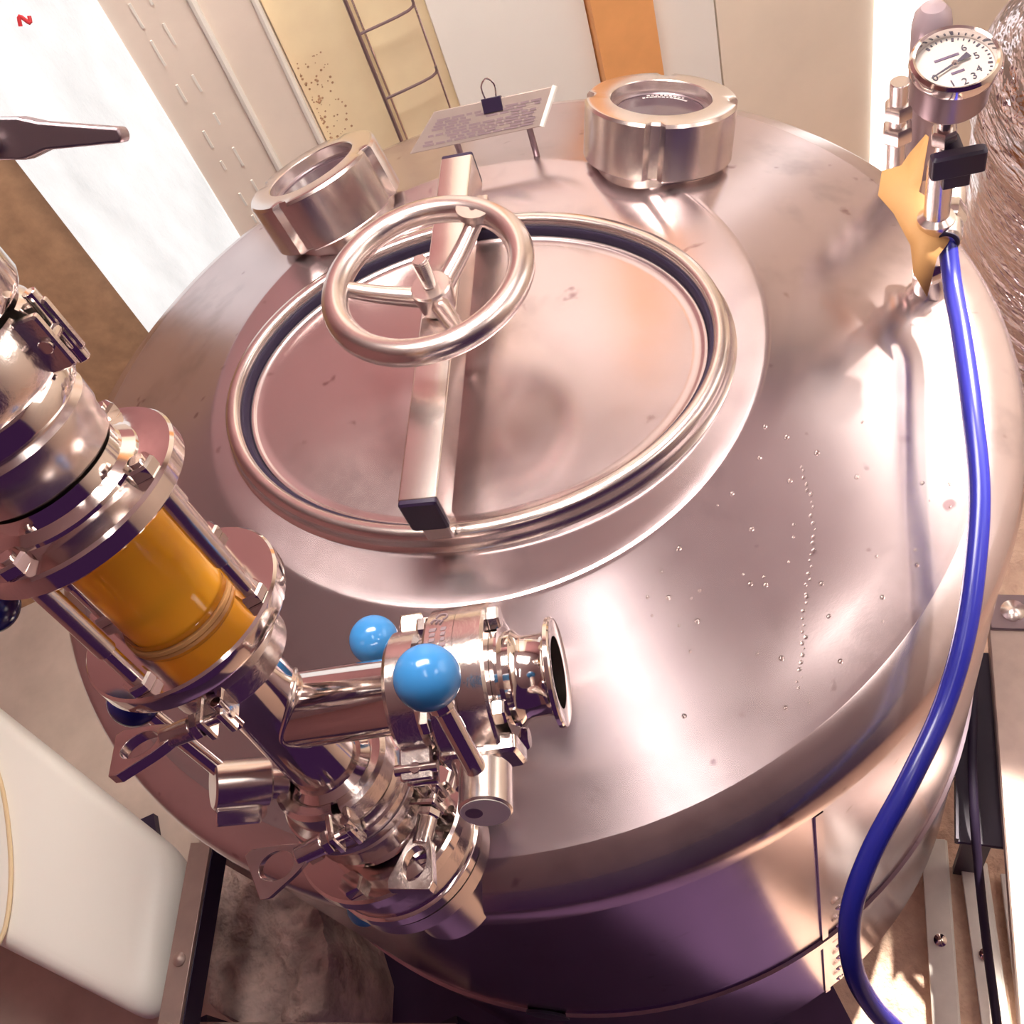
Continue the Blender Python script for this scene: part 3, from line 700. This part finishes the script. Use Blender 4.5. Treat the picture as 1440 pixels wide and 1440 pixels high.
G().cyl((c1.x, c1.y, 1.09), (c1.x, c1.y, c1.z), .0095, seg=20).build('tube', 'satin', cp)
G().hexa((c1.x, c1.y, c1.z - .040), (0, 0, 1), .0145, .016).build('hex_nut', 'satin', cp)
G().hexa((c1.x, c1.y, c1.z - .068), (0, 0, 1), .0155, .018).build('hex_nut', 'satin', cp)
# blue hose
hp = [f1 - fd * .012, (0.404, -0.162, 1.177), (0.377, -0.217, 1.181), (0.343, -0.284, 1.181), (0.308, -0.351, 1.170), (0.272, -0.403, 1.156), (0.238, -0.444, 1.139), (0.200, -0.479, 1.120), (0.152, -0.513, 1.108), (0.105, -0.542, 1.086), (0.074, -0.568, 1.055), (0.061, -0.595, 1.011), (0.066, -0.618, 0.957), (0.081, -0.641, 0.903), (0.092, -0.673, 0.843)]
hose = G().tube(hp, .0082, 16, 8).build('air_hose', 'blue_hose', None, ang=60); tag(hose, 'glossy dark blue plastic hose hanging over the tank rim', 'hose')

# ================================================================== NEIGHBOURS
# second tank wrapped in film
ft_c = V((1.235, .265, 0))
nt_ = thing('wrapped_tank', 'neighbouring round vessel wrapped in shiny wrinkled film', 'tank', (ft_c.x, ft_c.y, 0))
G().lathe(ft_c, (0, 0, 1), [(.40, .25), (.405, .3), (.405, .70), (.40, .715)], 96).build('body', 'film', nt_, ang=60)
G().lathe(ft_c, (0, 0, 1), [(.40, .715), (.415, .73), (.412, .76), (.39, .80), (.33, .84), (.20, .87), (.05, .88)], 96).build('film_cap', 'film', nt_, ang=60)
for a in (60, 180, 300):
    x, y = ft_c.x + .3 * math.cos(math.radians(a)), ft_c.y + .3 * math.sin(math.radians(a)); G().cyl((x, y, 0), (x, y, .26), .025).build('leg', 'satin', nt_)
# steel frame beside the tank
r0 = V((0.605, -0.132, 0.300)); r1 = V((0.294, -0.679, 0.300)); rd = (r1 - r0).normalized(); rs = V((rd.y, -rd.x, 0))
fr = thing('steel_rail', 'flat grey steel rail with a bolted end beside the tank', 'rail', ((r0.x + r1.x) / 2, (r0.y + r1.y) / 2, 0))
G().box((r0 + r1) / 2, (r1 - r0) / 2 + rd * .02, rs * .035, V((0, 0, .012)), .003).build('rail', 'frame_steel', fr)
G().box(r0 + V((0, 0, .014)), rd * .03, rs * .033, V((0, 0, .004)), .002).build('end_plate', 'dark_steel', fr)
G().lathe(r0 + V((0, 0, .017)), (0, 0, 1), [(.018, 0), (.018, .006), (.010, .011), (1e-5, .012)], 24).build('bolt', 'satin', fr)
for q in (.03, .97):
    p = r0.lerp(r1, q); G().box((p.x, p.y, .144), (.015, 0, 0), (0, .015, 0), (0, 0, .144)).build('leg', 'frame_steel', fr)
def bar_(name, label, a, b, wid, cat='bar', grp='pale angle bars lying on the terracotta ground'):
    a = V(a); b = V(b); d = (b - a).normalized(); s_ = V((d.y, -d.x, 0)); t = thing(name, label, cat, ((a.x + b.x) / 2, (a.y + b.y) / 2, 0), grp)
    mid = (a + b) / 2; mid.z = .020
    G().box(mid, (b - a) / 2, s_ * wid, V((0, 0, .004))).build('web', 'pale_frame', t, bev=.001)
    G().box(mid - s_ * wid + V((0, 0, -.010)), (b - a) / 2, s_ * .003, V((0, 0, .0095))).build('flange', 'pale_frame', t, bev=.001)
    p = a.lerp(b, .45); p.z = .024
    G().lathe(p, (0, 0, 1), [(.010, 0), (.010, .005), (.005, .008), (1e-5, .009)], 16).build('bolt', 'polished', t)
bar_('angle_bar', 'pale steel angle bar on terracotta ground, tucked against the tank wall', (0.378, -0.317, 0.020), (0.208, -0.633, 0.020), .019)
bar_('angle_bar', 'pale steel angle bar on terracotta ground, running beneath the black cable', (0.413, -0.375, 0.020), (0.277, -0.661, 0.020), .019)
bar_('angle_bar', 'pale steel angle bar on terracotta ground, half under the steel rail', (0.458, -0.416, 0.020), (0.324, -0.679, 0.020), .019)
bk = G().tube([(0.497, -0.194, 0.340), (0.434, -0.294, 0.300), (0.391, -0.370, 0.275), (0.365, -0.431, 0.220), (0.333, -0.510, 0.160), (0.295, -0.600, 0.120), (0.266, -0.664, 0.100)], .0068, 12, 6).build('black_cable', 'black_rubber', None); tag(bk, 'black cable hanging between the tank and the steel rail', 'cable')
pn = V((.848, -.53, 0)); pd_ = V((-.53, -.848, 0)); pc0 = pn * .540 + pd_ * -.02 + V((0, 0, .235))
bb = thing('dark_filler', 'black tray added for the dark gap between the tank and the bolted steel rail', 'filler', (pc0.x, pc0.y, 0))
G().box(pc0, pd_ * .155, pn * .036, V((0, 0, .004)), .003).build('filler_floor', 'black_plastic', bb)  # black piece added to fill the dark gap beside the rail
for s_ in (-1, 1):
    G().box(pc0 + pn * s_ * .034 + V((0, 0, .012)), pd_ * .155, pn * .002, V((0, 0, .012))).build('side', 'black_plastic', bb)
    G().box(pc0 + pd_ * s_ * .13 - V((0, 0, .1175)), pd_ * .006, pn * .020, V((0, 0, .1175))).build('leg', 'black_plastic', bb)

# white plastic container, cable, frame and rubble on the other side
K = [V((-0.685, -0.007, 0.500)), V((-0.768, -0.221, 0.500)), V((-1.286, 0.264, 0.500)), V((-1.299, 0.872, 0.500))]
def rounded(poly, r, n=6):
    out = []
    for i in range(len(poly)):
        p = poly[i]; a = (poly[i - 1] - p).normalized(); b = (poly[(i + 1) % len(poly)] - p).normalized()
        p0 = p + a * r; p1 = p + b * r
        for k in range(n + 1):
            t = k / n; out.append(p0 * (1 - t) ** 2 + p * 2 * t * (1 - t) + p1 * t * t)
    return out
bxo = thing('plastic_container', 'big white plastic container with rounded edges beside the tank', 'container', (sum(k.x for k in K) / 4, sum(k.y for k in K) / 4, 0))
cen = sum(K, V((0, 0, 0))) / 4
def shrink(P, d): return [p + (cen - p).normalized() * d for p in P]
o0 = rounded(K, .05); lays = []
for (dz, d) in ((0, .060), (-.004, .035), (-.013, .016), (-.028, .004), (-.045, .0), (-.10, .022), (-.40, .20), (-.44, .22), (-.448, .24)):
    lays.append([p + V((0, 0, dz)) for p in shrink(o0, d)])
vs = [p for l in lays for p in l]; n = len(o0); fs = []
for l in range(len(lays) - 1):
    for i in range(n): j = (i + 1) % n; fs.append((l * n + i, l * n + j, (l + 1) * n + j, (l + 1) * n + i))
fs.append(tuple(range(n))); fs.append(tuple((len(lays) - 1) * n + i for i in range(n)))
G().add(vs, fs).build('body', 'box_plastic', bxo, ang=60)
G().box(cen + V((0, 0, -.476)), V((.08, 0, 0)), V((0, .10, 0)), V((0, 0, .024))).build('foot', 'black_plastic', bxo)
cb = G().tube([(-0.965, 0.293, 0.508), (-0.951, 0.221, 0.506), (-0.945, 0.132, 0.506), (-0.949, 0.052, 0.506), (-0.964, -0.008, 0.506), (-0.989, -0.034, 0.506)], .0035, 10, 6).build('thin_cable', 'cable_cream', None); tag(cb, 'thin cream cable curving over the white container', 'cable')
a0 = V((-0.648, -0.007, 0.500)); a1 = V((-0.747, -0.258, 0.500)); ad = (a1 - a0).normalized(); as_ = V((ad.y, -ad.x, 0))
ar = thing('angle_rail', 'rust-brown steel angle rail with round bolts beside the white container', 'rail', ((a0.x + a1.x) / 2, (a0.y + a1.y) / 2, 0))
G().box((a0 + a1) / 2, (a1 - a0) / 2, as_ * .0165, V((0, 0, .004))).build('top_flange', 'frame_steel', ar, bev=.001)
sgn_ = -1 if (as_.dot(V((1, 0, 0))) < 0) else 1
G().box((a0 + a1) / 2 + as_ * sgn_ * .0150 + V((0, 0, -.026)), (a1 - a0) / 2, as_ * .003, V((0, 0, .0225))).build('side_flange', 'black_plastic', ar, bev=.001)
for q in (.60, .93):
    G().lathe(a0.lerp(a1, q) + V((0, 0, .0035)), (0, 0, 1), [(.0095, 0), (.0095, .004), (.005, .008), (1e-5, .009)], 20).build('bolt', 'frame_steel', ar)
for q in (-.02, .97):
    p = a0.lerp(a1, q); G().box((p.x, p.y, .245), (.010, 0, 0), (0, .010, 0), (0, 0, .245)).build('leg', 'frame_steel', ar)
c0_ = V((-0.781, -0.194, 0.360)); c1_ = V((-0.399, -0.353, 0.360))
cr = thing('cross_rail', 'pale brown cross rail under the tank edge', 'rail', ((c0_.x + c1_.x) / 2, (c0_.y + c1_.y) / 2, 0))
cd_ = (c1_ - c0_).normalized(); cs_ = V((cd_.y, -cd_.x, 0))
G().box((c0_ + c1_) / 2 + cs_ * .012, (c1_ - c0_) / 2, cs_ * .014, V((0, 0, .004))).build('top_flange', 'frame_steel', cr, bev=.001)
G().box((c0_ + c1_) / 2 + V((0, 0, -.03)), (c1_ - c0_) / 2, cs_ * .003, V((0, 0, .030))).build('side_flange', 'frame_steel', cr, bev=.001)
for q in (.03, .97):
    p = c0_.lerp(c1_, q); G().box((p.x, p.y, .17), (.012, 0, 0), (0, .012, 0), (0, 0, .17)).build('leg', 'black_plastic', cr)
# rough stone block below the rails
S = [V(p) for p in ((-0.717, 0.127, 0.280), (-0.788, -0.152, 0.280), (-0.690, -0.251, 0.280), (-0.598, -0.247, 0.280), (-0.567, -0.162, 0.280), (-0.573, 0.009, 0.280))]
cen2 = sum(S, V((0, 0, 0))) / len(S); N = 26
vs = []; fs = []
def edge_at(a):
    dx, dy = math.cos(a), math.sin(a); best = .3
    for i in range(len(S)):
        p, q = S[i] - cen2, S[(i + 1) % len(S)] - cen2; ex, ey = q.x - p.x, q.y - p.y; den = dx * ey - dy * ex
        if abs(den) < 1e-9: continue
        t = (p.x * ey - p.y * ex) / den; u = (p.x * dy - p.y * dx) / den
        if t > 0 and 0 <= u <= 1: best = t
    return best
from mathutils import noise as MN
A_ = 72; Rn = 22
for i in range(A_):
    a = 2 * PI * i / A_; e = edge_at(a)
    for k in range(Rn + 1):
        q = k / Rn; p = cen2 + V((math.cos(a), math.sin(a), 0)) * e * max(q, .001) * (1.0)
        h = .28 + .022 * MN.noise(p * 16) + .014 * MN.noise(p * 42) + .006 * MN.noise(p * 95) - (.03 if k == Rn else 0)
        vs.append(V((p.x, p.y, h)))
    vs.append(V((cen2.x + math.cos(a) * e, cen2.y + math.sin(a) * e, 0)))
n = Rn + 2
for i in range(A_):
    j = (i + 1) % A_
    for k in range(n - 1): fs.append((i * n + k, j * n + k, j * n + k + 1, i * n + k + 1))
stn = G().add(vs, fs).build('stone_block', 'stone', None, ang=70); tag(stn, 'rough grey-brown stone block on the floor below the angle rail', 'stone')

# wire rack against the wall
wr = thing('wire_rack', 'bent wire rack hanging on the ochre wall behind the text plate', 'rack', (.12, .93, .55))
wx0, wx1, wy = .066, .168, .955
for (a, b) in ((( wx0, wy, .60), (wx0, wy, 1.32)), ((wx1, wy, .60), (wx1, wy, 1.32)), ((wx0 + .012, wy + .025, .60), (wx0 + .012, wy + .025, 1.32))):
    G().tube([a, b], .0035 if a[0] == wx0 else .0022, 8).build('upright_wire', 'dark_steel' if a[0] == wx0 else 'satin', wr)
for z in (.66, .745, .86, .985, 1.10, 1.22):
    G().tube([(wx0, wy, z), (wx1 - .012, wy - .0, z + .002), (wx1, wy, z + .018)], .0024, 8, 4).build('cross_wire', 'dark_steel', wr)
rt_ = G().tube([(-.368, WY - .05, 1.221), (-.372, WY - .055, 1.214), (-.38, WY - .05, 1.226), (-.386, WY - .055, 1.215)], .003, 8, 4).build('red_string', 'red_tag', None); tag(rt_, 'red string hanging on the bright daylight sheet', 'string')
# mould stains on the ochre wall
g = G()
for k in range(90):
    x = -.048 + random.random() ** 2 * .05; z = .80 + random.random() * .17; r = random.uniform(.0007, .0026)
    g.lathe((x, WY - .0105, z), (0, -1, 0), [(r, 0), (r * .7, .0006), (1e-5, .0007)], 7)
st = g.build('mould_spots', 'wall_brown', wb); st['kind'] = 'stuff'

# lamps of the room, with added fill panels
wl = thing('work_lamp', 'square work lamp on the wall side lighting the tank', 'lamp', WORK)
ldv = (WAIM - WORK).normalized(); lx, ly, lz = frame(ldv)
G().ring(WORK - ldv * .03, ldv, .095, .12, -.02, .05, 32).build('housing', 'black_plastic', wl)
G().cyl(WORK - ldv * .06, WORK - ldv * .045, .11, seg=32).build('back_plate', 'black_plastic', wl)
G().cyl(WORK - ldv * .06, V((1.75, WORK.y + .1, 2.35)), .012, seg=12).build('arm', 'black_plastic', wl)
def panel_lamp(c, hx_, hy_, glow, label):
    c = V(c); t = thing('ceiling_lamp', label, 'lamp', c, 'panel lamps on the ceiling')
    G().box(c + V((0, 0, .025)), V((hx_ + .02, 0, 0)), V((0, hy_ + .02, 0)), V((0, 0, .0245))).build('housing', 'white_paint', t)
    G().box(c - V((0, 0, .004)), V((hx_, 0, 0)), V((0, hy_, 0)), V((0, 0, .004))).build('diffuser', glow, t)
panel_lamp((.15, .12, 2.65), .45, .22, 'fill_main', 'wide unseen fill panel added above the tank to brighten the back wall')
panel_lamp((.06, -.80, 2.65), .048, .24, 'lamp_small', 'narrow panel lamp on the ceiling behind the operator')

# water drops left on the conical head
g = G()
def head_z(r):
    return ZR + (.08 if r < .277 else .08 - (r - .277) / .185 * .0715)
for k in range(46):
    a = math.radians(random.uniform(-88, -40)); r_ = random.uniform(.29, .45); q = random.uniform(.0008, .0022)
    d = V((math.cos(a), math.sin(a), 0)); nn = (d * .36 + V((0, 0, .933))).normalized()
    g.lathe(d * r_ + V((0, 0, head_z(r_) - .0001)), nn, [(q, 0), (q * .8, q * .28), (q * .4, q * .42), (1e-5, q * .46)], 8)
trail = [V(p) for p in ((0.207, -0.256, 1.159), (0.199, -0.287, 1.151), (0.183, -0.320, 1.144), (0.164, -0.344, 1.139), (0.146, -0.371, 1.132), (0.131, -0.395, 1.125), (0.112, -0.422, 1.118))]
for i in range(len(trail) - 1):
    for k in range(6):
        p = trail[i].lerp(trail[i + 1], k / 6) + V((random.uniform(-.0015, .0015), random.uniform(-.0015, .0015), 0)); q = random.uniform(.0008, .0019)
        r_ = math.hypot(p.x, p.y); d = V((p.x / r_, p.y / r_, 0)); nn = (d * .36 + V((0, 0, .933))).normalized(); p.z = head_z(r_) - .0001
        g.lathe(p, nn, [(q, 0), (q * .8, q * .10), (q * .4, q * .15), (1e-5, q * .16)], 8)
dr = g.build('water_drops', 'glass', tank, ang=70); dr['kind'] = 'stuff'
panel_lamp((1.15, -.95, 2.65), .20, .20, 'fill_corner', 'square unseen fill panel added to brighten the ground by the steel rail')
